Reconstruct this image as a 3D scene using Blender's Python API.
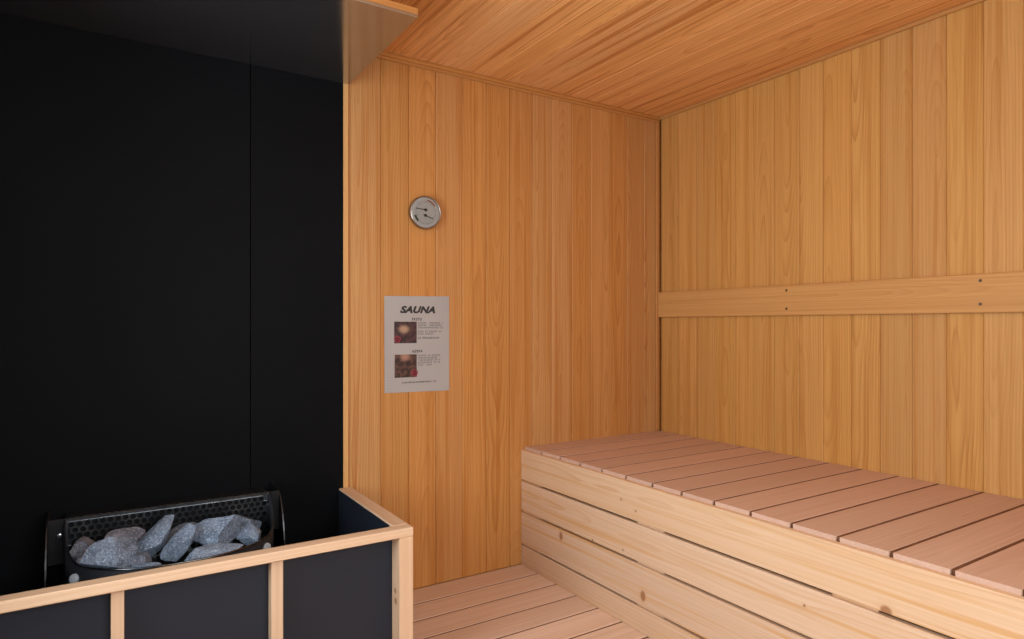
import bpy, bmesh, math, random
from mathutils import Vector, Matrix, Euler, noise

C = bpy.context.scene.collection
S = bpy.context.scene
PI = math.pi
for o in list(bpy.data.objects):
    bpy.data.objects.remove(o)

# ------------------------------------------------------------------ camera
cam = bpy.data.cameras.new('camera')
cam.sensor_width = 36.0
cam.lens = 644.0 / 1024.0 * 36.0
cam.shift_y = 5.5 / 1024.0
cam.clip_start = 0.02
camo = bpy.data.objects.new('camera', cam)
C.objects.link(camo)
camo.location = (0, 0, 1.13)
camo.rotation_euler = (PI / 2, 0, -math.atan2(.5357, .8444))
S.camera = camo

# ------------------------------------------------------------------ exposure, world, daylight
S.view_settings.view_transform = 'Standard'
S.view_settings.look = 'None'
S.view_settings.gamma = 1.0
S.view_settings.use_curve_mapping = False
S.view_settings.exposure = 0.07

W = bpy.data.worlds.new('sky')
S.world = W
W.use_nodes = True
W.node_tree.nodes['Background'].inputs[0].default_value = (0.75, 0.87, 1.0, 1)
W.node_tree.nodes['Background'].inputs[1].default_value = 0.6


def area(name, loc, rot, sx, sy, power, col):
    l = bpy.data.lights.new(name, 'AREA')
    l.shape = 'RECTANGLE'
    l.size = sx
    l.size_y = sy
    l.energy = power
    l.color = col
    o = bpy.data.objects.new(name, l)
    C.objects.link(o)
    o.location = loc
    o.rotation_euler = rot
    return o


# daylight through the wide glazed front (behind the camera) and the side window
area('daylight_front', (0.85, -1.45, 1.85), (math.radians(78), 0, 0), 1.9, 1.3, 82, (0.88, 0.94, 1.0))
area('daylight_side', (-1.25, 1.75, 1.20), (0, -PI / 2 - 0.22, 0), 1.9, 2.3, 145, (0.84, 0.92, 1.0))
# unseen warm area light below the ceiling, over the front half, without a fixture
area('unseen_warm_light', (0.9, -0.25, 2.19), (0, 0, 0), 0.5, 0.2, 4, (1.0, 0.80, 0.58))

# room numbers (metres)
XL, XR = -0.42, 2.568
YF, YB = -0.62, 2.546
ZC = 2.263

# ------------------------------------------------------------------ materials


class NT:
    def __init__(s, name):
        s.m = bpy.data.materials.new(name)
        s.m.use_nodes = True
        s.t = s.m.node_tree
        s.b = s.t.nodes['Principled BSDF']
        s.out = s.t.nodes['Material Output']

    def n(s, typ, **kw):
        x = s.t.nodes.new(typ)
        for k, v in kw.items():
            setattr(x, k, v)
        return x

    def l(s, a, b):
        s.t.links.new(a, b)

    def val(s, x, sock):
        if hasattr(x, 'is_linked') or isinstance(x, bpy.types.NodeSocket):
            s.l(x, sock)
        else:
            sock.default_value = x

    def math(s, op, a, b=None, c=None, clamp=False):
        x = s.n('ShaderNodeMath', operation=op, use_clamp=clamp)
        s.val(a, x.inputs[0])
        if b is not None:
            s.val(b, x.inputs[1])
        if c is not None:
            s.val(c, x.inputs[2])
        return x.outputs[0]

    def xyz(s, x=0.0, y=0.0, z=0.0):
        c = s.n('ShaderNodeCombineXYZ')
        s.val(x, c.inputs[0])
        s.val(y, c.inputs[1])
        s.val(z, c.inputs[2])
        return c.outputs[0]

    def noise(s, vec, scale=1.0, detail=2.0, rough=0.5):
        x = s.n('ShaderNodeTexNoise')
        s.l(vec, x.inputs['Vector'])
        x.inputs['Scale'].default_value = scale
        x.inputs['Detail'].default_value = detail
        x.inputs['Roughness'].default_value = rough
        return x.outputs['Fac']

    def mix(s, fac, a, b, mode='MIX'):
        x = s.n('ShaderNodeMix', data_type='RGBA', blend_type=mode)
        s.val(fac, x.inputs['Factor'])
        for v, sock in ((a, x.inputs['A']), (b, x.inputs['B'])):
            if isinstance(v, tuple):
                sock.default_value = v if len(v) == 4 else v + (1,)
            else:
                s.l(v, sock)
        return x.outputs['Result']

    def mapr(s, v, a, b, c=0.0, d=1.0, interp='LINEAR'):
        x = s.n('ShaderNodeMapRange', interpolation_type=interp)
        s.val(v, x.inputs[0])
        for i, q in enumerate((a, b, c, d)):
            x.inputs[i + 1].default_value = q
        return x.outputs[0]


def wood(name, base, dark, alt, freq=95.0, contrast=0.55, tone=0.22, rough=0.55, spots=(), streak=0.25, bump=0.15, heart=None):
    """Solid-grain softwood: rings around an off-board pith, seen on every face.
    base: earlywood, dark: latewood, alt: board-to-board alternative tone."""
    N = NT(name)
    bc = N.n('ShaderNodeAttribute', attribute_name='bc')
    br = N.n('ShaderNodeAttribute', attribute_name='br')
    s1 = N.n('ShaderNodeSeparateXYZ')
    N.l(bc.outputs['Vector'], s1.inputs[0])
    s2 = N.n('ShaderNodeSeparateXYZ')
    N.l(br.outputs['Vector'], s2.inputs[0])
    u, v, w = s1.outputs
    r1, r2, r3 = s2.outputs
    seed = N.math('MULTIPLY', r1, 71.0)
    seed2 = N.math('MULTIPLY', r2, 53.0)
    # wandering pith
    na = N.noise(N.xyz(N.math('MULTIPLY', u, 0.5), seed, seed2), 1.0, 2.0)
    nb = N.noise(N.xyz(N.math('MULTIPLY', u, 0.6), seed2, seed), 1.0, 3.0)
    wob = N.noise(N.xyz(N.math('MULTIPLY', u, 1.6), N.math('MULTIPLY', v, 15.0), seed), 1.0, 3.0)
    cx = N.math('ADD', N.math('MULTIPLY', N.math('SUBTRACT', r2, 0.5), 0.10),
                N.math('MULTIPLY', N.math('SUBTRACT', na, 0.5), 0.07))
    cz = N.math('ADD', N.math('ADD', 0.012, N.math('MULTIPLY', r1, 0.05)),
                N.math('MULTIPLY', N.math('SUBTRACT', nb, 0.5), 0.16))
    tilt = N.math('MULTIPLY', u, N.math('MULTIPLY', N.math('SUBTRACT', r3, 0.5), 0.07))
    dx = N.math('SUBTRACT', v, cx)
    dz = N.math('ADD', N.math('SUBTRACT', w, cz), tilt)
    r = N.math('SQRT', N.math('ADD', N.math('MULTIPLY', dx, dx), N.math('MULTIPLY', dz, dz)))
    r = N.math('ADD', r, N.math('MULTIPLY', N.math('SUBTRACT', wob, 0.5), 0.012))
    t = N.math('FRACT', N.math('MULTIPLY', r, freq))
    late = N.math('POWER', t, 3.0)
    fall = N.mapr(t, 0.94, 1.0, 1.0, 0.0)
    late = N.math('MULTIPLY', late, fall)
    # broad streaks of heartwood along the board
    stv = N.noise(N.xyz(N.math('MULTIPLY', u, 0.7), N.math('MULTIPLY', v, 34.0), seed), 1.0, 3.0, 0.55)
    stk = N.mapr(stv, 0.50, 0.66, 0.0, 1.0, 'SMOOTHSTEP')
    med = N.noise(N.xyz(N.math('MULTIPLY', u, 0.8), N.math('MULTIPLY', v, 130.0), N.math('ADD', seed2, N.math('MULTIPLY', w, 130.0))), 1.0, 3.0, 0.6)
    patch = N.noise(N.xyz(N.math('MULTIPLY', u, 1.1), N.math('MULTIPLY', v, 12.0), seed2), 1.0, 2.0)
    fib = N.noise(N.xyz(N.math('MULTIPLY', u, 9.0), N.math('MULTIPLY', v, 420.0), N.math('MULTIPLY', w, 420.0)), 1.0, 2.0)
    late = N.math('MULTIPLY', late, N.mapr(patch, 0.35, 0.62, 0.25, 1.15))
    amt = N.math('MULTIPLY', late, N.math('ADD', contrast * 0.55, N.math('MULTIPLY', r3, contrast * 0.75)))
    col = N.mix(N.math('MULTIPLY', r1, 1.0), base, alt)
    hv = N.n('ShaderNodeHueSaturation')
    N.l(col, hv.inputs['Color'])
    N.l(N.mapr(r2, 0, 1, 1.0 - tone, 1.0 + tone * 0.6), hv.inputs['Value'])
    N.l(N.mapr(r3, 0, 1, 0.497, 0.502), hv.inputs['Hue'])
    N.l(N.mapr(r1, 0, 1, 0.98, 1.03), hv.inputs['Saturation'])
    col = N.mix(N.math('MULTIPLY', stk, streak), hv.outputs[0], heart or dark)
    col = N.mix(N.mapr(med, 0.45, 0.75, 0.0, 0.45), col, heart or dark)
    col = N.mix(N.mapr(med, 0.50, 0.25, 0.0, 0.22), col, tuple(min(1.0, q * 1.25) for q in base))
    col = N.mix(amt, col, dark)
    col = N.mix(N.mapr(fib, 0.3, 0.75, 0.0, 0.16), col, dark)
    # knots / nail heads with their own place on the piece (object coordinates)
    if spots:
        tc = N.n('ShaderNodeTexCoord')
        for (p, ra, stretch, c) in spots:
            q = N.n('ShaderNodeVectorMath', operation='SUBTRACT')
            N.l(tc.outputs['Object'], q.inputs[0])
            q.inputs[1].default_value = p
            q2 = N.n('ShaderNodeVectorMath', operation='MULTIPLY')
            N.l(q.outputs[0], q2.inputs[0])
            q2.inputs[1].default_value = stretch
            ln = N.n('ShaderNodeVectorMath', operation='LENGTH')
            N.l(q2.outputs[0], ln.inputs[0])
            dist = N.math('ADD', ln.outputs['Value'],
                          N.math('MULTIPLY', N.math('SUBTRACT', wob, 0.5), ra * 0.8))
            col = N.mix(N.mapr(dist, ra * 0.55, ra * 1.1, 0.9, 0.0, 'SMOOTHSTEP'), col, c)
            col = N.mix(N.mapr(dist, ra * 0.2, ra * 2.6, 0.35, 0.0, 'SMOOTHSTEP'), col, dark)
    N.l(col, N.b.inputs['Base Color'])
    N.b.inputs['Roughness'].default_value = rough
    N.b.inputs['Specular IOR Level'].default_value = 0.22
    if bump:
        bp = N.n('ShaderNodeBump')
        bp.inputs['Strength'].default_value = bump
        bp.inputs['Distance'].default_value = 0.0006
        N.l(N.math('SUBTRACT', fib, N.math('MULTIPLY', late, 0.5)), bp.inputs['Height'])
        N.l(bp.outputs[0], N.b.inputs['Normal'])
    return N.m


def plain(name, col, rough=0.5, metal=0.0, spec=0.5, var=0.1, nscale=30.0, bump=0.0, coat=0.0):
    N = NT(name)
    tc = N.n('ShaderNodeTexCoord')
    f = N.noise(tc.outputs['Object'], nscale, 3.0)
    c = N.mix(N.mapr(f, 0.3, 0.7, 0.0, 1.0), tuple(x * (1 - var) for x in col), tuple(min(1, x * (1 + var)) for x in col))
    N.l(c, N.b.inputs['Base Color'])
    N.b.inputs['Roughness'].default_value = rough
    N.b.inputs['Metallic'].default_value = metal
    N.b.inputs['Specular IOR Level'].default_value = spec
    N.b.inputs['Coat Weight'].default_value = coat
    if bump:
        bp = N.n('ShaderNodeBump')
        bp.inputs['Strength'].default_value = bump
        bp.inputs['Distance'].default_value = 0.002
        N.l(f, bp.inputs['Height'])
        N.l(bp.outputs[0], N.b.inputs['Normal'])
    return N.m


M = {}
M['wall'] = wood('cypress_wall', (0.61, 0.33, 0.12), (0.36, 0.115, 0.02), (0.57, 0.27, 0.085), contrast=0.58, tone=0.10, streak=0.6, heart=(0.44, 0.165, 0.030), freq=110)
M['wall_r'] = wood('cypress_wall_right', (0.60, 0.32, 0.098), (0.36, 0.13, 0.022), (0.59, 0.305, 0.088), contrast=0.50, tone=0.10, streak=0.5, heart=(0.44, 0.175, 0.032), freq=110)
M['ceil'] = wood('cypress_ceiling', (0.88, 0.495, 0.20), (0.50, 0.18, 0.045), (0.86, 0.465, 0.18), contrast=0.8, streak=0.9, tone=0.06, heart=(0.52, 0.20, 0.045), freq=110)
M['trim'] = wood('cypress_trim', (0.55, 0.265, 0.075), (0.38, 0.14, 0.035), (0.54, 0.25, 0.07), contrast=0.3, tone=0.1)
M['pale_trim'] = wood('cypress_pale_trim', (0.66, 0.38, 0.15), (0.50, 0.25, 0.08), (0.66, 0.36, 0.14), contrast=0.3, tone=0.08)
M['rail'] = wood('backrest_wood', (0.58, 0.305, 0.105), (0.44, 0.18, 0.05), (0.58, 0.30, 0.10), contrast=0.4, tone=0.05, freq=160)
M['floor'] = wood('floor_wood', (0.80, 0.58, 0.44), (0.54, 0.30, 0.16), (0.75, 0.52, 0.37), contrast=0.35, tone=0.10, heart=(0.60, 0.36, 0.21))
M['seat'] = wood('seat_wood', (0.67, 0.45, 0.33), (0.45, 0.25, 0.15), (0.65, 0.435, 0.32), contrast=0.3, tone=0.09, streak=0.3, heart=(0.58, 0.36, 0.24))
KN = (0.22, 0.065, 0.022)
NAIL = (0.05, 0.03, 0.02)
M['front'] = wood('bench_front_wood', (0.74, 0.53, 0.36), (0.60, 0.33, 0.15), (0.74, 0.51, 0.32), contrast=0.6, tone=0.06, streak=0.9, heart=(0.66, 0.37, 0.15),
                  spots=[((0, 2.232, .220), .020, (1, 1.6, 1), KN), ((0, 1.732, .139), .021, (1, 1.5, 1), KN),
                         ((0, 0.866, .409), .017, (1, 1, 1), KN), ((0, 1.85, .465), .006, (1, 1, 1), KN),
                         ((0, 2.02, .262), .005, (1, 1, 1), NAIL), ((0, 1.84, .275), .005, (1, 1, 1), NAIL),
                         ((0, 1.09, .34), .005, (1, 1, 1), NAIL), ((0, 1.77, .44), .005, (1, 1, 1), NAIL)])
M['guard'] = wood('guard_wood', (0.74, 0.53, 0.35), (0.58, 0.34, 0.18), (0.73, 0.51, 0.33), contrast=0.35, tone=0.05,
                  spots=[((0.7955 - 0.225, 0.008, .272), .010, (1, 1, 1), KN), ((0.7955 - 0.225, 0.004, .240), .012, (1, 1, 1), KN)])
M['black'] = plain('black_board', (0.0026, 0.0030, 0.0037), rough=0.6, spec=0.08, var=0.1, nscale=3)
M['blackpanel'] = plain('black_guard_panel', (0.016, 0.020, 0.029), rough=0.45, spec=0.3, var=0.05, nscale=4)
M['soffit'] = plain('glossy_black_sheet', (0.46, 0.47, 0.50), rough=0.13, metal=0.95, var=0.05, nscale=4)
M['dark'] = plain('dark_void', (0.03, 0.018, 0.01), rough=0.9, var=0.1)
M['steel'] = plain('dark_steel', (0.20, 0.205, 0.21), rough=0.24, metal=1.0, var=0.2, nscale=25)
M['blackmetal'] = plain('black_enamel', (0.012, 0.012, 0.013), rough=0.28, spec=0.5, var=0.1)
M['bright'] = plain('bright_steel', (0.62, 0.63, 0.65), rough=0.22, metal=1.0, var=0.08)
M['chrome'] = plain('polished_bezel', (0.38, 0.35, 0.31), rough=0.3, metal=1.0, var=0.05)
M['dial'] = plain('dial_white', (0.60, 0.585, 0.55), rough=0.5, var=0.03)
M['ink'] = plain('black_ink', (0.02, 0.018, 0.018), rough=0.6)
M['greyink'] = plain('grey_ink', (0.13, 0.12, 0.115), rough=0.6)
M['redink'] = plain('red_ink', (0.33, 0.03, 0.05), rough=0.6)
M['redarc'] = plain('red_print', (0.40, 0.12, 0.06), rough=0.6)
M['greenarc'] = plain('green_print', (0.05, 0.075, 0.045), rough=0.6)
M['basket'] = plain('matte_dark_sheet', (0.016, 0.018, 0.022), rough=0.55, spec=0.3)
M['gap_shade'] = plain('dark_gap_shade', (0.17, 0.070, 0.032), rough=0.8, spec=0.2, var=0.2)  # brown that paints the shade inside floor and seat gaps
M['lug'] = plain('zinc_lug', (0.38, 0.43, 0.48), rough=0.35, spec=0.6)
M['screw'] = plain('screw_head', (0.10, 0.055, 0.03), rough=0.5, metal=0.6)
M['plaster'] = plain('plaster', (0.62, 0.36, 0.17), rough=0.8)


def stone_mat():
    N = NT('grey_stone')
    tc = N.n('ShaderNodeTexCoord')
    oi = N.n('ShaderNodeObjectInfo')
    ad = N.n('ShaderNodeVectorMath', operation='ADD')
    N.l(tc.outputs['Object'], ad.inputs[0])
    N.l(N.xyz(N.math('MULTIPLY', oi.outputs['Random'], 9.0), 0.0, 0.0), ad.inputs[1])
    a = N.noise(ad.outputs[0], 26.0, 5.0, 0.6)
    b = N.noise(ad.outputs[0], 190.0, 3.0, 0.7)
    c = N.mix(N.mapr(a, 0.35, 0.7), (0.095, 0.125, 0.175), (0.235, 0.295, 0.38))
    c = N.mix(N.mapr(b, 0.52, 0.72, 0.0, 0.8), c, (0.56, 0.64, 0.72))
    c = N.mix(N.mapr(b, 0.46, 0.30, 0.0, 0.8), c, (0.05, 0.055, 0.065))
    oc = N.n('ShaderNodeObjectInfo')
    c = N.mix(0.6, c, oc.outputs['Color'], 'MULTIPLY')
    N.l(c, N.b.inputs['Base Color'])
    N.b.inputs['Roughness'].default_value = 0.75
    bp = N.n('ShaderNodeBump')
    bp.inputs['Strength'].default_value = 0.7
    bp.inputs['Distance'].default_value = 0.003
    N.l(N.math('ADD', a, N.math('MULTIPLY', b, 0.5)), bp.inputs['Height'])
    N.l(bp.outputs[0], N.b.inputs['Normal'])
    return N.m


M['stone'] = stone_mat()


def sheet_mat():
    """laminated paper: warm grey with a faint dotted pattern in two corners"""
    N = NT('laminated_paper')
    tc = N.n('ShaderNodeTexCoord')
    sp = N.n('ShaderNodeSeparateXYZ')
    N.l(tc.outputs['Object'], sp.inputs[0])
    x, y, z = sp.outputs
    fx = N.math('SUBTRACT', N.math('FRACT', N.math('MULTIPLY', x, 150.0)), 0.5)
    fz = N.math('SUBTRACT', N.math('FRACT', N.math('MULTIPLY', z, 150.0)), 0.5)
    d = N.math('SQRT', N.math('ADD', N.math('MULTIPLY', fx, fx), N.math('MULTIPLY', fz, fz)))
    dot = N.mapr(d, 0.22, 0.34, 1.0, 0.0)
    dl = N.mapr(N.math('ADD', N.math('MULTIPLY', x, -1.6), N.math('MULTIPLY', z, -0.55)), 0.16, 0.30)
    dr = N.mapr(N.math('ADD', N.math('MULTIPLY', x, 1.6), N.math('MULTIPLY', z, 0.55)), 0.18, 0.34)
    m = N.math('MULTIPLY', dot, N.math('ADD', dl, dr, clamp=True), clamp=True)
    f = N.noise(tc.outputs['Object'], 6.0, 2.0)
    c = N.mix(f, (0.38, 0.36, 0.335), (0.41, 0.385, 0.36))
    c = N.mix(N.math('MULTIPLY', m, 0.45), c, (0.20, 0.20, 0.22))
    N.l(c, N.b.inputs['Base Color'])
    N.b.inputs['Roughness'].default_value = 0.32
    return N.m


M['sheet'] = sheet_mat()


def photo_mat(name, hot, cols):
    N = NT(name)
    tc = N.n('ShaderNodeTexCoord')
    sb = N.n('ShaderNodeVectorMath', operation='SUBTRACT')
    N.l(tc.outputs['Object'], sb.inputs[0])
    sb.inputs[1].default_value = hot
    sc = N.n('ShaderNodeVectorMath', operation='MULTIPLY')
    N.l(sb.outputs[0], sc.inputs[0])
    sc.inputs[1].default_value = (1, 0, 1.4)
    ln = N.n('ShaderNodeVectorMath', operation='LENGTH')
    N.l(sc.outputs[0], ln.inputs[0])
    f = N.noise(tc.outputs['Object'], 55.0, 3.0)
    c = N.mix(N.mapr(f, 0.4, 0.62), cols[0], cols[1])
    c = N.mix(N.mapr(ln.outputs['Value'], 0.008, 0.034, 0.95, 0.0, 'SMOOTHSTEP'), c, cols[2])
    N.l(c, N.b.inputs['Base Color'])
    N.b.inputs['Roughness'].default_value = 0.35
    return N.m


def glass_mat():
    N = NT('dial_glass')
    tr = N.n('ShaderNodeBsdfTransparent')
    tr.inputs[0].default_value = (0.96, 0.97, 0.97, 1)
    gl = N.n('ShaderNodeBsdfGlossy')
    gl.inputs['Roughness'].default_value = 0.05
    fr = N.n('ShaderNodeFresnel')
    fr.inputs[0].default_value = 1.45
    mx = N.n('ShaderNodeMixShader')
    N.l(fr.outputs[0], mx.inputs[0])
    N.l(tr.outputs[0], mx.inputs[1])
    N.l(gl.outputs[0], mx.inputs[2])
    N.l(mx.outputs[0], N.out.inputs[0])
    return N.m


M['glass'] = glass_mat()

# ------------------------------------------------------------------ mesh helpers
rng = random.Random(7)


class MB:
    """collects board shapes with per-corner grain coordinates into one mesh"""

    def __init__(s):
        s.bm = bmesh.new()
        s.bc = s.bm.verts.layers.float_vector.new('bc')
        s.br = s.bm.verts.layers.float_vector.new('br')

    def add(s, src, axis=None, rnd=None):
        vs = [v.co.copy() for v in src.verts]
        lo = Vector([min(v[i] for v in vs) for i in range(3)])
        hi = Vector([max(v[i] for v in vs) for i in range(3)])
        d = hi - lo
        c = (hi + lo) / 2
        if axis is None:
            axis = max(range(3), key=lambda i: d[i])
        o = sorted([i for i in range(3) if i != axis], key=lambda i: -d[i])
        rnd = rnd or Vector((rng.random(), rng.random(), rng.random()))
        src.verts.index_update()
        mp = {}
        for v in src.verts:
            n = s.bm.verts.new(v.co)
            p = v.co - c
            n[s.bc] = Vector((p[axis], p[o[0]], p[o[1]]))
            n[s.br] = Vector(rnd)
            mp[v.index] = n
        for f in src.faces:
            nf = s.bm.faces.new([mp[v.index] for v in f.verts])
            nf.smooth = f.smooth
        src.free()
        return s

    def box(s, x0, x1, y0, y1, z0, z1, bev=0.0015, axis=None, rnd=None, seg=1):
        b = bmesh.new()
        bmesh.ops.create_cube(b, size=1.0)
        for v in b.verts:
            v.co = Vector(((x0 + x1) / 2 + v.co.x * (x1 - x0), (y0 + y1) / 2 + v.co.y * (y1 - y0), (z0 + z1) / 2 + v.co.z * (z1 - z0)))
        if bev > 0:
            bmesh.ops.bevel(b, geom=list(b.edges), offset=bev, segments=seg, profile=0.6, affect='EDGES')
        return s.add(b, axis, rnd)

    def cyl(s, p, n, r, h, seg=24, bev=0.0, r2=None):
        """cylinder from p along n"""
        b = bmesh.new()
        bmesh.ops.create_cone(b, cap_ends=True, segments=seg, radius1=r, radius2=r if r2 is None else r2, depth=h)
        if bev:
            es = [e for e in b.edges if all(abs(v.co.z - h / 2) < 1e-6 for v in e.verts)]
            bmesh.ops.bevel(b, geom=es, offset=bev, segments=3, profile=0.5, affect='EDGES')
        q = Vector((0, 0, 1)).rotation_difference(Vector(n).normalized()).to_matrix().to_4x4()
        bmesh.ops.transform(b, matrix=Matrix.Translation(Vector(p) + Vector(n).normalized() * h / 2) @ q, verts=b.verts)
        return s.add(b)

    def extrude(s, pts, axis, a, b_, smooth=False):
        """closed outline pts in the plane across axis, from a to b_"""
        b = bmesh.new()

        def mk(p, t):
            l = [p[0], p[1]]
            l.insert(axis, t)
            return b.verts.new(l)
        A = [mk(p, a) for p in pts]
        B = [mk(p, b_) for p in pts]
        n = len(pts)
        b.faces.new(A)
        b.faces.new(B[::-1])
        for i in range(n):
            f = b.faces.new((A[i], B[i], B[(i + 1) % n], A[(i + 1) % n]))
            f.smooth = smooth
        bmesh.ops.recalc_face_normals(b, faces=b.faces)
        return s.add(b)

    def build(s, name, mat, parent=None, origin=None, structure=False):
        me = bpy.data.meshes.new(name)
        bmesh.ops.recalc_face_normals(s.bm, faces=s.bm.faces)
        o_ = Vector(origin) if origin is not None else (parent.location.copy() if parent else Vector((0, 0, 0)))
        if origin is not None or parent is not None:
            for v in s.bm.verts:
                v.co -= o_
        s.bm.to_mesh(me)
        s.bm.free()
        me.materials.append(mat)
        o = bpy.data.objects.new(name, me)
        C.objects.link(o)
        if parent is not None:
            if parent.parent is not None or parent.type == 'MESH':
                pass
            o.parent = parent
            if origin is not None:
                o.location = o_ - parent.location
        elif origin is not None:
            o.location = o_
        if structure:
            o['kind'] = 'structure'
        return o


def thing(name, label, cat, loc=(0, 0, 0), group=None):
    o = bpy.data.objects.new(name, None)
    o.empty_display_size = 0.05
    C.objects.link(o)
    o.location = loc
    o['label'] = label
    o['category'] = cat
    if group:
        o['group'] = group
    return o


def part(mb, name, mat, root, sub=None, label=None):
    """mesh part of thing root (world coordinates in); sub: the part it belongs to"""
    o = mb.build(name, mat, root)
    if sub is not None:
        o.parent = sub
    if label:
        o['label'] = label
    return o


# ------------------------------------------------------------------ the room
# floor: duckboards running across, gaps over a dark ground
mb = MB()
y = YB
k = 0
while y > YF:
    y0 = y - 0.1405
    mb.box(XL, XR, max(y0, YF) + 0.0095, y, -0.022, 0.0, bev=0.0012, axis=0)
    y = y0
mb.build('floor', M['floor'], structure=True)
# dark strips added between the floor boards, standing in for shade in the gaps
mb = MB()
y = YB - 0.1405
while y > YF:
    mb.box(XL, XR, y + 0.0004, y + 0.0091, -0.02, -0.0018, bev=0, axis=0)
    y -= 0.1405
mb.build('floor_gap_shade', M['gap_shade'], structure=True)
MB().box(XL - .1, XR + .1, YF - .1, YB + .1, -0.08, -0.026, bev=0).build('floor_ground', M['dark'], structure=True)

# ceiling boards run front to back
mb = MB()
xs = [0.73 + 0.1225 * i for i in range(-10, 16)]
for a in xs:
    x0, x1 = max(a, XL), min(a + 0.1225, XR)
    if x1 - x0 > 0.01:
        mb.box(x0, x1, YF, YB, ZC, ZC + 0.012, bev=0.0018, axis=1)
mb.box(XL - .1, XR + .1, YF - .1, YB + .1, ZC + 0.0122, ZC + 0.06, bev=0)
mb.build('ceiling', M['ceil'], structure=True)

# back wall boards
mb = MB()
bx = [0.832, 0.972, 1.097, 1.223, 1.353, 1.477, 1.604, 1.732, 1.845, 1.969, 2.090, 2.206, 2.334, 2.457, XR]
for a, b in zip(bx, bx[1:]):
    mb.box(a + 0.0002, b - 0.0002, YB, YB + 0.012, 0.0, ZC, bev=0.0036, axis=2)
mb.box(XL - .1, XR + .1, YB + 0.0122, YB + 0.07, -.1, ZC + .06, bev=0)
mb.build('wall_back', M['wall'], structure=True)

# right wall boards
mb = MB()
by = [YB - 0.0165, 2.412, 2.285, 2.17, 2.044, 1.940, 1.831, 1.706, 1.594, 1.474, 1.358, 1.240, 1.124, 1.008, 0.892]
while by[-1] > YF:
    by.append(by[-1] - 0.117)
for a, b in zip(by, by[1:]):
    mb.box(XR, XR + 0.012, max(b, YF) + 0.0002, a - 0.0002, 0.0, ZC, bev=0.0036, axis=2)
mb.box(XR + 0.0122, XR + 0.07, YF - .1, YB + .1, -.1, ZC + .06, bev=0)
mb.build('wall_right', M['wall_r'], structure=True)

# black heat-proof boards behind the heater, joined at X = .461
for x0, x1 in ((XL, 0.4595), (0.4625, 0.811)):
    MB().box(x0, x1, YB - 0.006, YB + 0.012, 0.0, ZC, bev=0.0008).build('wall_heater', M['black'], structure=True)
# black left wall with a tall window opening toward the front
WY0, WY1, WZ0, WZ1 = 0.40, 1.86, 0.55, 2.0
mb = MB()
mb.box(XL - 0.07, XL, WY1, YB, 0.0, ZC, bev=0)
mb.box(XL - 0.07, XL, YF, WY0, 0.0, ZC, bev=0)
mb.box(XL - 0.07, XL, WY0, WY1, 0.0, WZ0, bev=0)
mb.box(XL - 0.07, XL, WY0, WY1, WZ1, ZC, bev=0)
mb.build('wall_left', M['black'], structure=True)
mb = MB()
for (a, b, c, d) in ((WY0, WY1, WZ0, WZ0 + .04), (WY0, WY1, WZ1 - .04, WZ1), (WY0, WY0 + .04, WZ0, WZ1), (WY1 - .04, WY1, WZ0, WZ1)):
    mb.box(XL - 0.06, XL + 0.008, a, b, c, d)
mb.build('window_1', M['guard'], structure=True)
# front wall with the wide door opening behind the camera
DX0, DX1, DZ = -0.36, 1.46, 2.05
mb = MB()
mb.box(XL, DX0, YF - 0.07, YF, 0.0, ZC, bev=0)
mb.box(DX1, XR, YF - 0.07, YF, 0.0, ZC, bev=0, axis=2)
mb.box(DX0, DX1, YF - 0.07, YF, DZ, ZC, bev=0)
mb.build('wall_front', M['wall'], structure=True)
mb = MB()
mb.box(DX0, DX0 + .05, YF - 0.08, YF + .01, 0, DZ)
mb.box(DX1 - .05, DX1, YF - 0.08, YF + .01, 0, DZ)
mb.box(DX0 + .05, DX1 - .05, YF - 0.08, YF + .01, DZ - .05, DZ)
mb.build('door_1', M['guard'], structure=True)

# trims: mouldings under the ceiling, corner batten, edge strip between black boards and panelling
mb = MB()
mb.box(0.842, XR, YB - 0.014, YB, ZC - 0.017, ZC, bev=0.003)
mb.box(0.842, XR, YB - 0.008, YB, ZC - 0.030, ZC - 0.017, bev=0.002)
mb.build('trim_1', M['trim'], structure=True)
MB().box(XR - 0.012, XR, YF, YB - 0.014, ZC - 0.016, ZC, bev=0.003).build('trim_2', M['trim'], structure=True)
MB().box(XR - 0.029, XR - 0.007, YB - 0.013, YB, 0.555, ZC - 0.030, bev=0.003).build('trim_3', M['trim'], structure=True)
MB().box(0.811, 0.8318, YB - 0.010, YB + 0.012, 0.0, ZC - 0.1, bev=0.002).build('trim_4', M['pale_trim'], structure=True)

# ------------------------------------------------------------------ heat shield hung above the heater
t = thing('heat_shield', 'reflective dark sheet hung below the ceiling above the sauna heater', 'heat shield', (0.2, 2.2, 2.1))
part(MB().box(XL + .004, 0.835, 1.868, YB - 0.007, 2.097, 2.106, bev=0.001), 'panel', M['soffit'], t)
mb = MB()
mb.box(XL + .004, 0.835, 1.868, 1.895, 2.106, 2.126, bev=0.001)
mb.box(0.808, 0.835, 1.895, YB - 0.007, 2.106, 2.126, bev=0.001)
part(mb, 'edge_frame', M['trim'], t, label='pale wooden edge strip')
for px in (-0.2, 0.6):
    for py in (1.95, 2.4):
        part(MB().box(px - .012, px + .012, py - .012, py + .012, 2.106, ZC, bev=0.001), 'hanger', M['blackmetal'], t)

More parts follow.
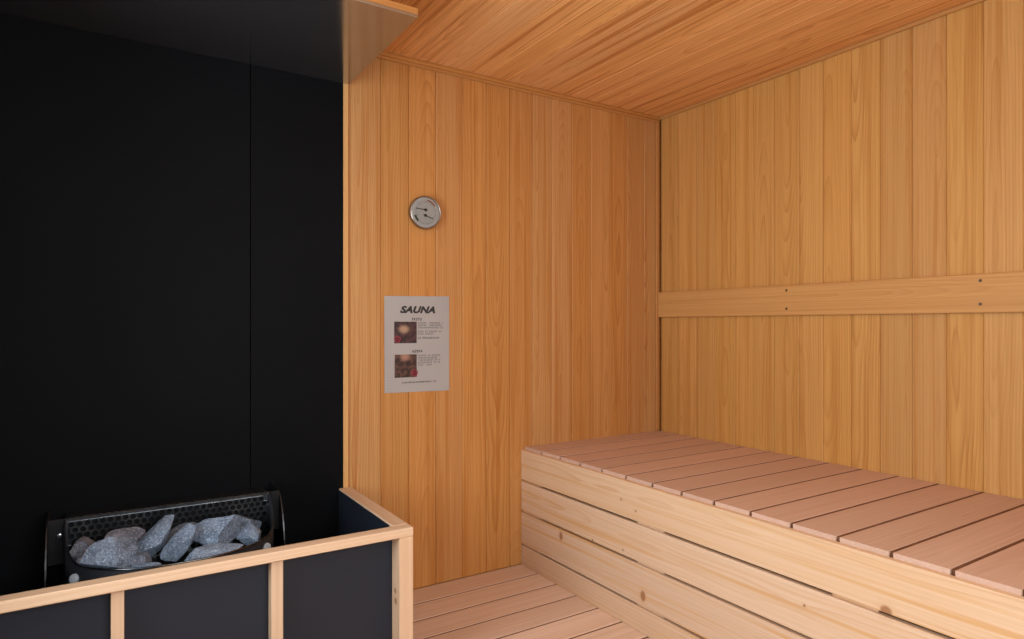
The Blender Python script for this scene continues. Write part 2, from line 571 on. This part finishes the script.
# ------------------------------------------------------------------ bench
BX = 1.666
t = thing('sauna_bench', 'wide wooden sauna bench of slats and boards along the right wall', 'bench', (BX, 0, 0))
for z0, z1 in ((0.0, 0.091), (0.101, 0.247), (0.257, 0.393), (0.403, 0.5405)):
    part(MB().box(BX, BX + 0.021, YF + 0.02, YB - 0.001, z0, z1, bev=0.0015, axis=1), 'front_board', M['front'], t)
for y0, y1 in ((2.40, 2.545), (1.637, 1.773), (0.890, 1.014), (0.15, 0.27), (-0.58, -0.46)):
    for zg in (0.0912, 0.2472, 0.3932):
        part(MB().box(BX + 0.011, BX + 0.0215, y0, y1, zg, zg + 0.0096, bev=0, axis=1), 'spacer', M['front'], t)
    part(MB().box(BX + 0.022, BX + 0.060, y0, y1, 0.0, 0.50, bev=0.002), 'post', M['front'], t)
    part(MB().box(XR - 0.06, XR - 0.012, y0, y1, 0.0, 0.50, bev=0.002), 'post', M['front'], t)
for x0 in (BX + 0.024, 2.09, XR - 0.06):
    part(MB().box(x0, x0 + 0.04, YF + 0.02, YB - 0.002, 0.502, 0.5375, bev=0.002), 'bearer', M['seat'], t)
y = YB
while y - 0.1405 > YF:
    part(MB().box(BX + 0.022, XR - 0.002, y - 0.1405 + 0.0110, y - 0.0003, 0.538, 0.5535, bev=0.0006, axis=0), 'seat_slat', M['seat'], t)
    if y - 0.281 > YF:
        part(MB().box(BX + 0.030, XR - 0.002, y - 0.1405 + 0.0001, y - 0.1405 + 0.0107, 0.538, 0.5523, bev=0, axis=0), 'shade_strip', M['gap_shade'], t, label='added dark strip for the shade in the gap between seat slats')  # dark strip added so the slat gap reads as shaded
    y -= 0.1405

# ------------------------------------------------------------------ backrest rail on the right wall
t = thing('backrest_rail', 'horizontal wooden backrest board screwed to the right wall above the bench', 'rail', (XR, 1.0, 1.24))
rl = part(MB().box(XR - 0.020, XR - 0.0005, YF + .02, YB - 0.012, 1.172, 1.307, bev=0.002, axis=1), 'board', M['rail'], t)
for yy in (1.753, 1.008, 0.26, -0.45):
    for zz in (1.202, 1.283):
        part(MB().cyl((XR - 0.0195, yy, zz), (-1, 0, 0), 0.0055, 0.0015, seg=14, bev=0.0006), 'screw', M['screw'], t)

# ------------------------------------------------------------------ guard box around the heater
GX0, GX1, GY = -0.395, 0.843, 1.920
t = thing('heater_guard', 'low wood framed enclosure with black panels around the sauna heater', 'heater guard', (0.225, 1.95, 0))
part(MB().box(GX0, GX1, GY, GY + 0.045, 0.451, 0.480, bev=0.0025, axis=0), 'top_rail', M['guard'], t)
part(MB().box(GX1 - 0.052, GX1, GY + 0.0455, YB - 0.012, 0.451, 0.480, bev=0.0025, axis=1), 'top_rail', M['guard'], t)
part(MB().box(GX0, GX0 + 0.052, GY + 0.0455, YB - 0.012, 0.451, 0.480, bev=0.0025, axis=1), 'top_rail', M['guard'], t)
for x0, x1 in ((0.410, 0.4435), (0.016, 0.0455)):
    part(MB().box(x0, x1, GY + 0.026, GY + 0.0645, 0.03, 0.4505, bev=0.0015, axis=2), 'stud', M['guard'], t)
for x0, x1 in ((0.7955, 0.8425), (GX0, GX0 + 0.045)):
    part(MB().box(x0, x1, GY + 0.0005, GY + 0.066, 0.0, 0.4505, bev=0.002, axis=2), 'corner_post', M['guard'], t)
part(MB().box(GX0 + .046, 0.795, GY + 0.026, GY + 0.064, 0.0, 0.0295, bev=0.0015), 'bottom_rail', M['guard'], t)
for x0, x1 in ((GX0 + .02, 0.030), (0.031, 0.427), (0.428, 0.822)):
    part(MB().box(x0, x1, GY + 0.0665, GY + 0.0765, 0.01, 0.4505, bev=0.0005), 'panel', M['blackpanel'], t)
for x0, x1 in ((0.790, 0.800), (GX0 + 0.044, GX0 + 0.054)):
    part(MB().box(x0, x1, GY + 0.077, YB - 0.012, 0.01, 0.474 if x0 > 0 else 0.4505, bev=0.0005), 'panel', M['blackpanel'], t)

# ------------------------------------------------------------------ heater
HX, HY = 0.200, 2.400
t = thing('sauna_heater', 'black steel sauna heater holding grey stones inside the wood framed guard', 'heater', (HX, 2.35, 0))


def plan(a, d, n=48):
    out = []
    for i in range(n + 1):
        th = PI * i / n
        cx_, sx_ = math.cos(th), math.sin(th)
        out.append((HX + a * math.copysign(abs(cx_) ** 0.85, cx_), HY - d * sx_ ** 0.85 if sx_ > 1e-9 else HY, sx_))
    return out


def rim_z(sx_):
    return 0.446 + 0.088 * max(0.0, 1 - sx_ / 0.55) ** 1.6


def shell(a, d, ztop, zbot, thick):
    b = bmesh.new()
    P = plan(a, d)
    Q = plan(a - thick, d - thick)
    rows = []
    for (x, y_, sx_), (xi, yi, _) in zip(P, Q):
        zt = ztop(sx_)
        rows.append([b.verts.new((x, y_, zbot)), b.verts.new((x, y_, zt)), b.verts.new((xi, yi, zt)), b.verts.new((xi, yi, zbot))])
    for r0, r1 in zip(rows, rows[1:]):
        for j in range(4):
            f = b.faces.new((r0[j], r1[j], r1[(j + 1) % 4], r0[(j + 1) % 4]))
            f.smooth = (j in (0, 2))
    b.faces.new(rows[0])
    b.faces.new(rows[-1][::-1])
    return MB().add(b)


bk = part(shell(0.300, 0.325, rim_z, 0.30, 0.003), 'stone_basket', M['basket'], t)
# folded rim around the basket mouth
mb = MB()
P_ = plan(0.3015, 0.3265)
b = bmesh.new()
rows = []
for x, y_, sx_ in P_:
    rows.append([b.verts.new((x + dx_, y_ + dy_, rim_z(sx_) + dz_)) for dx_, dy_, dz_ in ((0, 0, .003), (0, -.003, 0), (0, 0, -.003), (0, .003, 0))])
for r0, r1 in zip(rows, rows[1:]):
    for j in range(4):
        f = b.faces.new((r0[j], r1[j], r1[(j + 1) % 4], r0[(j + 1) % 4]))
        f.smooth = True
b.faces.new(rows[0])
b.faces.new(rows[-1][::-1])
part(mb.add(b), 'rim', M['steel'], t, sub=bk)
# basket floor
mb = MB()
mb.extrude([(p[0], p[1]) for p in plan(0.296, 0.321)], 2, 0.375, 0.379)
part(mb, 'basket_floor', M['blackmetal'], t, sub=bk)


def holed_plate(x0, x1, z0, z1, yy, pitch, rowp, rad):
    """perforated sheet: every hole is a real opening; staggered rows"""
    b = bmesh.new()

    def quad(a0, a1, c0, c1):
        if a1 - a0 > 1e-5 and c1 - c0 > 1e-5:
            b.faces.new([b.verts.new((p, yy, q)) for p, q in ((a0, c0), (a1, c0), (a1, c1), (a0, c1))])
    z = z1 - 0.008
    quad(x0, x1, z, z1)
    row = 0
    while z - rowp > z0:
        xa = x0 + (0.006 if row % 2 == 0 else 0.006 + pitch / 2)
        quad(x0, xa, z - rowp, z)
        xx = xa
        while xx + pitch < x1 - 0.004:
            cx_, cz_ = xx + pitch / 2, z - rowp / 2
            ring, bord = [], []
            for i in range(16):
                an = 2 * PI * (i + .5) / 16
                ca, sa = math.cos(an), math.sin(an)
                k_ = min(pitch / 2 / max(abs(ca), 1e-6), rowp / 2 / max(abs(sa), 1e-6))
                ring.append(b.verts.new((cx_ + rad * ca, yy, cz_ + rad * sa)))
                bord.append((cx_ + k_ * ca, cz_ + k_ * sa))
            # square border with true corners
            bv = [b.verts.new((p, yy, q)) for p, q in bord]
            for i in range(16):
                j = (i + 1) % 16
                b.faces.new((ring[i], bv[i], bv[j], ring[j]))
            for sxn in (-1, 1):
                for szn in (-1, 1):
                    cor = (cx_ + sxn * pitch / 2, cz_ + szn * rowp / 2)
                    q = sorted(range(16), key=lambda i: (bord[i][0] - cor[0]) ** 2 + (bord[i][1] - cor[1]) ** 2)[:2]
                    b.faces.new((b.verts.new((cor[0], yy, cor[1])), bv[q[0]], bv[q[1]]))
            xx += pitch
        quad(xx, x1, z - rowp, z)
        z -= rowp
        row += 1
    quad(x0, x1, z0, z)
    bmesh.ops.remove_doubles(b, verts=b.verts, dist=1e-5)
    bmesh.ops.recalc_face_normals(b, faces=b.faces)
    return MB().add(b)


pl = part(holed_plate(-0.100, 0.500, 0.36, 0.533, HY, 0.0205, 0.0180, 0.0080), 'perforated_back', M['steel'], t)
sm = pl.modifiers.new('sheet', 'SOLIDIFY')
sm.thickness = 0.0025
sm.offset = -1
# toothed flange along the top of the perforated sheet
mb = MB()
mb.box(-0.100, 0.500, HY - 0.001, HY + 0.012, 0.533, 0.536, bev=0.0008)
for i in range(29):
    mb.box(-0.093 + i * 0.0205, -0.084 + i * 0.0205, HY - 0.002, HY + 0.006, 0.5362, 0.5385, bev=0.0005)
part(mb, 'flange', M['steel'], t, sub=pl)
# housing behind the sheet, down to the floor
part(MB().box(-0.105, 0.505, HY + 0.03, YB - 0.012, 0.06, 0.525, bev=0.004), 'housing', M['blackmetal'], t)
# lower body under the basket
part(shell(0.285, 0.300, lambda s_: 0.299, 0.08, 0.003), 'lower_casing', M['blackmetal'], t)
for lx in (0.0, 0.4):
    part(MB().cyl((lx, 2.30, 0.0), (0, 0, 1), 0.012, 0.12), 'foot', M['blackmetal'], t)
    part(MB().cyl((lx, 2.48, 0.0), (0, 0, 1), 0.012, 0.08), 'foot', M['blackmetal'], t)
# side brackets with a rounded front edge
prof = [(YB - 0.012, 0.540), (2.430, 0.540)]
for i in range(13):
    a = PI / 2 * i / 12
    prof.append((2.430 - 0.115 * math.sin(a) ** 1.1, 0.540 - 0.26 * (1 - math.cos(a))))
prof += [(2.315, 0.08), (YB - 0.012, 0.08)]
for x0, x1 in ((-0.146, -0.142), (0.532, 0.536)):
    sd = part(MB().extrude(prof, 0, x0, x1), 'side_bracket', M['blackmetal'], t)
    if x0 < 0:
        part(MB().box(-0.142, -0.101, HY - 0.003, HY, 0.40, 0.537, bev=0.001), 'bracket_flange', M['blackmetal'], t, sub=sd)
        part(MB().cyl((-0.113, HY - 0.003, 0.487), (0, -1, 0), 0.0085, 0.006, bev=0.003), 'bolt', M['bright'], t, sub=sd)
    else:
        part(MB().box(0.501, 0.532, HY - 0.003, HY, 0.40, 0.537, bev=0.001), 'bracket_flange', M['blackmetal'], t, sub=sd)
# bright lugs on the outside of the basket
for (lx, ly, lz, nx, ny) in ((0.437, 2.185, 0.412, .45, -.89), (-0.062, 2.225, 0.405, -.55, -.83)):
    part(MB().cyl((lx, ly, lz), (nx, ny, 0.25), 0.0135, 0.022, bev=0.005), 'basket_lug', M['lug'], t)
part(MB().box(-0.022, 0.020, 2.128, 2.140, 0.375, 0.402, bev=0.002), 'terminal_tab', M['lug'], t, label='small grey steel tab')


# ------------------------------------------------------------------ stones in the basket
def stone(label, loc, dims, rot, seed, tint=(1, 1, 1)):
    r = random.Random(seed)
    b = bmesh.new()
    bmesh.ops.create_icosphere(b, subdivisions=4, radius=0.62)
    planes = []
    for i in range(19):
        n = Vector((r.uniform(-1, 1), r.uniform(-1, 1), r.uniform(-1, 1))).normalized()
        planes.append((n, r.uniform(0.27, 0.43)))
    off = Vector((r.uniform(-9, 9), r.uniform(-9, 9), r.uniform(-9, 9)))
    for v in b.verts:
        for n, dd in planes:
            e = v.co.dot(n) - dd
            if e > 0:
                v.co -= n * e
        v.co += v.co.normalized() * (noise.noise(v.co * 3 + off) * 0.02 + noise.noise(v.co * 11 + off) * 0.012)
    ex = [max(v.co[i] for v in b.verts) - min(v.co[i] for v in b.verts) for i in range(3)]
    for v in b.verts:
        v.co = Vector([v.co[i] * dims[i] * 1.01 / ex[i] for i in range(3)])
    bmesh.ops.rotate(b, cent=(0, 0, 0), matrix=Euler(rot, 'XYZ').to_matrix(), verts=b.verts)
    me = bpy.data.meshes.new('sauna_stone')
    b.to_mesh(me)
    b.free()
    me.materials.append(M['stone'])
    for p in me.polygons:
        p.use_smooth = False
    o = bpy.data.objects.new('sauna_stone', me)
    C.objects.link(o)
    o.location = loc
    o.color = tint + (1,)
    o['label'] = label
    o['category'] = 'stone'
    o['group'] = 'stones in the heater basket'
    return o


D = math.radians
warm = (1.0, 0.72, 0.62)
stone('brownish stone at the left end of the heater basket against the perforated sheet', (-0.052, 2.335, .447), (.090, .09, .085), (0, 0, .2), 11, warm)
stone('large pale grey stone at the front left of the heater basket', (0.022, 2.220, .450), (.145, .10, .110), (0, D(8), .1), 22)
stone('dull brown stone behind the large pale stone at the basket front left', (0.060, 2.335, .455), (.13, .10, .10), (0, 0, .5), 33, warm)
stone('flat slab stone leaning up to the right beside the dull brown stone', (0.130, 2.275, .462), (.165, .08, .075), (0, D(-32), .1), 44)
stone('narrow upright stone leaning right at the middle of the basket', (0.184, 2.220, .455), (.125, .070, .060), (0, D(-48), .1), 55, (.8, .82, .86))
stone('biggest grey stone with a broad flat top on the basket right side', (0.314, 2.250, .466), (.155, .12, .105), (0, D(-6), .15), 66)
stone('long low pale stone along the basket front right rim', (0.262, 2.135, .430), (.190, .07, .075), (0, D(-9), .12), 77)
stone('small bluish stone low at the front middle rim', (0.106, 2.130, .418), (.115, .08, .065), (0, D(5), -.1), 88, (.92, 1.0, 1.1))
stone('small stone at the right end of the basket beside the side rim', (0.408, 2.230, .440), (.075, .09, .085), (0, 0, .3), 99, (.8, .82, .85))
stone('little dark stone wedged between the large front left stone and the leaning slab', (0.098, 2.215, .424), (.06, .06, .06), (0, 0, 0), 111, (.75, .6, .55))
stone('dark stone at the back of the basket behind the narrow upright stone', (0.215, 2.330, .438), (.12, .10, .09), (0, 0, 0), 122, (.6, .6, .62))
stone('thin brownish chip stone at the front left rim', (-0.050, 2.262, .436), (.05, .045, .045), (0, 0, 0), 133, (1, .75, .68))
stone('dark stone at the back right corner of the basket', (0.405, 2.330, .438), (.11, .09, .095), (0, 0, 0), 144, (.6, .6, .62))


# ------------------------------------------------------------------ thermometer
TX, TZ = 1.164, 1.6115
t = thing('wall_thermometer', 'round white dial thermometer with a steel rim on the wooden back wall', 'thermometer', (TX, YB, TZ))
part(MB().cyl((TX, YB - 0.0005, TZ), (0, -1, 0), 0.067, 0.020, seg=64), 'case', M['screw'], t)


def ring(r0, r1, y0, y1, seg=72):
    b = bmesh.new()
    pr = [(r0, y0), (r1, y0), (r1, (y0 * .3 + y1 * .7)), ((r1 * .8 + r0 * .2), y1), ((r1 * .4 + r0 * .6), y1), (r0, y0 * .3 + y1 * .7)]
    rows = []
    for i in range(seg):
        a = 2 * PI * i / seg
        rows.append([b.verts.new((TX + r * math.cos(a), yy, TZ + r * math.sin(a))) for r, yy in pr])
    for i in range(seg):
        A, B = rows[i], rows[(i + 1) % seg]
        for j in range(6):
            f = b.faces.new((A[j], B[j], B[(j + 1) % 6], A[(j + 1) % 6]))
            f.smooth = True
    return MB().add(b)


part(ring(0.0635, 0.0715, YB - 0.010, YB - 0.027), 'bezel', M['chrome'], t)
fc = part(MB().cyl((TX, YB - 0.0205, TZ), (0, -1, 0), 0.0635, 0.0015, seg=64), 'dial_face', M['dial'], t)
fy = YB - 0.0222


def arc(a0, a1, r0, r1, n=14):
    p = [(TX + r0 * math.cos(D(a0 + (a1 - a0) * i / n)), TZ + r0 * math.sin(D(a0 + (a1 - a0) * i / n))) for i in range(n + 1)]
    q = [(TX + r1 * math.cos(D(a0 + (a1 - a0) * i / n)), TZ + r1 * math.sin(D(a0 + (a1 - a0) * i / n))) for i in range(n + 1)]
    return p + q[::-1]


part(MB().extrude(arc(82, 36, 0.050, 0.056), 1, fy, fy - 0.0004), 'red_scale_arc', M['redarc'], t, sub=fc)
part(MB().extrude(arc(197, 228, 0.046, 0.056), 1, fy, fy - 0.0004), 'green_scale_arc', M['greenarc'], t, sub=fc)
mb = MB()
for i in range(0, 31):
    a = -20 + 220 * i / 30
    L = 0.008 if i % 5 == 0 else 0.004
    w_ = 0.9 if i % 5 == 0 else 0.5
    mb.extrude(arc(a - w_, a + w_, 0.048 - L, 0.048, 1), 1, fy, fy - 0.0004)
for i in range(0, 13):
    a = 232 + 80 * i / 12
    mb.extrude(arc(a - .6, a + .6, 0.045, 0.052, 1), 1, fy, fy - 0.0004)
part(mb, 'scale_marks', M['ink'], t, sub=fc)


def needle(cx_, cz_, ang, L):
    d_ = Vector((math.cos(D(ang)), math.sin(D(ang))))
    n_ = Vector((-d_.y, d_.x))
    c_ = Vector((cx_, cz_))
    pts = [c_ - d_ * .010 + n_ * .0026, c_ - d_ * .010 - n_ * .0026, c_ + d_ * L - n_ * .0014, c_ + d_ * L + n_ * .0014]
    mb_ = MB().extrude([tuple(p) for p in pts], 1, fy - 0.0008, fy - 0.0016)
    mb_.cyl((cx_, fy, cz_), (0, -1, 0), 0.0062, 0.003, seg=20)
    return mb_


part(needle(TX - 0.001, TZ + 0.011, 175, 0.044), 'needle', M['ink'], t)
part(needle(TX - 0.001, TZ - 0.013, -19, 0.040), 'needle', M['ink'], t)
part(MB().cyl((TX, YB - 0.0262, TZ), (0, -1, 0), 0.0632, 0.0006, seg=64), 'glass', M['glass'], t)

# ------------------------------------------------------------------ poster
PX0, PX1, PZ0, PZ1 = 0.986, 1.2855, 0.845, 1.2525
t = thing('sauna_poster', 'laminated grey poster headed SAUNA on the wooden back wall', 'poster', (1.136, YB, 1.049))
b = bmesh.new()
# thin sheet with slightly lifted corners
nx_, nz_ = 12, 16
corn = ((0.9865, 0.8465), (1.2860, 0.8425), (0.9855, 1.2505), (1.2855, 1.2560))
g = []
for j in range(nz_ + 1):
    row = []
    for i in range(nx_ + 1):
        a, c_ = i / nx_, j / nz_
        px = (corn[0][0] * (1 - a) + corn[1][0] * a) * (1 - c_) + (corn[2][0] * (1 - a) + corn[3][0] * a) * c_
        pz = (corn[0][1] * (1 - a) + corn[1][1] * a) * (1 - c_) + (corn[2][1] * (1 - a) + corn[3][1] * a) * c_
        row.append((px, pz))
    g.append(row)
SY = YB - 0.0022
fr_ = [[b.verts.new((p[0], SY, p[1])) for p in row] for row in g]
bk_ = [[b.verts.new((p[0], SY + 0.0012, p[1])) for p in row] for row in g]
for j in range(nz_):
    for i in range(nx_):
        b.faces.new((fr_[j][i], fr_[j][i + 1], fr_[j + 1][i + 1], fr_[j + 1][i]))
        b.faces.new((bk_[j][i], bk_[j + 1][i], bk_[j + 1][i + 1], bk_[j][i + 1]))
for j in range(nz_):
    b.faces.new((fr_[j][0], fr_[j + 1][0], bk_[j + 1][0], bk_[j][0]))
    b.faces.new((fr_[j][nx_], bk_[j][nx_], bk_[j + 1][nx_], fr_[j + 1][nx_]))
for i in range(nx_):
    b.faces.new((fr_[0][i], bk_[0][i], bk_[0][i + 1], fr_[0][i + 1]))
    b.faces.new((fr_[nz_][i], fr_[nz_][i + 1], bk_[nz_][i + 1], bk_[nz_][i]))
sh = part(MB().add(b), 'sheet', M['sheet'], t)
IY = SY - 0.0002

# title, as mesh letters
cu = bpy.data.curves.new('title', 'FONT')
cu.body = 'SAUNA'
cu.size = 0.047
cu.shear = 0.32
cu.offset = 0.0026
cu.space_character = 1.06
cu.align_x = 'CENTER'
cu.extrude = 0.0001
to = bpy.data.objects.new('title_curve', cu)
C.objects.link(to)
dg = bpy.context.evaluated_depsgraph_get()
me = bpy.data.meshes.new_from_object(to.evaluated_get(dg))
bpy.data.objects.remove(to)
tb = bmesh.new()
tb.from_mesh(me)
bmesh.ops.transform(tb, matrix=Matrix.Rotation(PI / 2, 4, 'X'), verts=tb.verts)
lo = [min(v.co[i] for v in tb.verts) for i in range(3)]
hi = [max(v.co[i] for v in tb.verts) for i in range(3)]
for v in tb.verts:
    v.co.x = 1.055 + (v.co.x - lo[0]) / (hi[0] - lo[0]) * 0.163
    v.co.z = 1.180 + (v.co.z - lo[2]) / (hi[2] - lo[2]) * 0.031
    v.co.y = IY + v.co.y
part(MB().add(tb), 'title', M['ink'], t, sub=sh)


def glyphs(x0, x1, zc, h, w_, r, dens=0.9):
    """a row of tiny printed characters too small to read: a few strokes each"""
    mb_ = MB()
    x = x0
    while x + w_ < x1:
        if r.random() < dens:
            for k_ in range(3):
                zz = zc + h * (k_ - 1) * 0.38 + r.uniform(-.1, .1) * h
                a = x + w_ * r.uniform(0.05, 0.25)
                c_ = x + w_ * r.uniform(0.7, 0.92)
                mb_.box(a, c_, IY - 0.0001, IY + 0.0001, zz - h * 0.09, zz + h * 0.09, bev=0)
            xx = x + w_ * r.uniform(0.35, 0.65)
            mb_.box(xx - w_ * .09, xx + w_ * .09, IY - 0.0001, IY + 0.0001, zc - h * .5, zc + h * .5, bev=0)
        x += w_
    return mb_


r_ = random.Random(5)
part(glyphs(1.107, 1.158, 1.1555, 0.011, 0.0098, r_, 1.1), 'heading', M['ink'], t, sub=sh)
part(glyphs(1.109, 1.160, 1.0185, 0.011, 0.0098, r_, 1.1), 'heading', M['ink'], t, sub=sh)
for zz, x1 in ((1.139, 1.256), (1.129, 1.250), (1.119, 1.259), (1.102, 1.250), (1.092, 1.215)):
    part(glyphs(1.137, x1, zz, 0.0066, 0.0066, r_), 'text_line', M['greyink'], t, sub=sh)
part(glyphs(1.137, 1.245, 1.0745, 0.0068, 0.0068, r_), 'text_line', M['ink'], t, sub=sh)
for zz, x1 in ((0.999, 1.245), (0.989, 1.235), (0.979, 1.254), (0.969, 1.245), (0.959, 1.205)):
    part(glyphs(1.137, x1, zz, 0.0066, 0.0066, r_), 'text_line', M['greyink'], t, sub=sh)
part(glyphs(1.062, 1.226, 0.886, 0.0066, 0.0070, r_), 'text_line', M['ink'], t, sub=sh)
ox = t.location
M['ph1'] = photo_mat('printed_photo_stones', (1.073 - ox.x, 0, 1.112 - ox.z), ((0.025, 0.016, 0.018), (0.085, 0.04, 0.04), (0.42, 0.27, 0.17)))
M['ph2'] = photo_mat('printed_photo_towels', (1.078 - ox.x, 0, 0.995 - ox.z), ((0.03, 0.018, 0.016), (0.12, 0.06, 0.045), (0.36, 0.19, 0.13)))
part(MB().box(1.029, 1.131, IY - 0.0002, IY + 0.0001, 1.053, 1.144, bev=0), 'printed_photo', M['ph1'], t, sub=sh)
part(MB().box(1.031, 1.131, IY - 0.0002, IY + 0.0001, 0.908, 1.005, bev=0), 'printed_photo', M['ph2'], t, sub=sh)


def flower(cx_, cz_, R):
    mb_ = MB()
    for i in range(5):
        a = 2 * PI * i / 5 + .3
        px, pz = cx_ + R * .55 * math.cos(a), cz_ + R * .55 * math.sin(a)
        pts = []
        for j in range(20):
            q = 2 * PI * j / 20
            pts.append((px + R * .5 * math.cos(q), pz + R * .5 * math.sin(q)))
        inn = [(px + (p[0] - px) * .55, pz + (p[1] - pz) * .55) for p in pts]
        for j in range(20):
            k_ = (j + 1) % 20
            mb_.extrude([pts[j], pts[k_], inn[k_], inn[j]], 1, IY - 0.0005, IY - 0.0003)
    return mb_


part(flower(1.043, 1.070, 0.015), 'flower_mark', M['redink'], t, sub=sh)
part(flower(1.121, 0.926, 0.016), 'flower_mark', M['redink'], t, sub=sh)
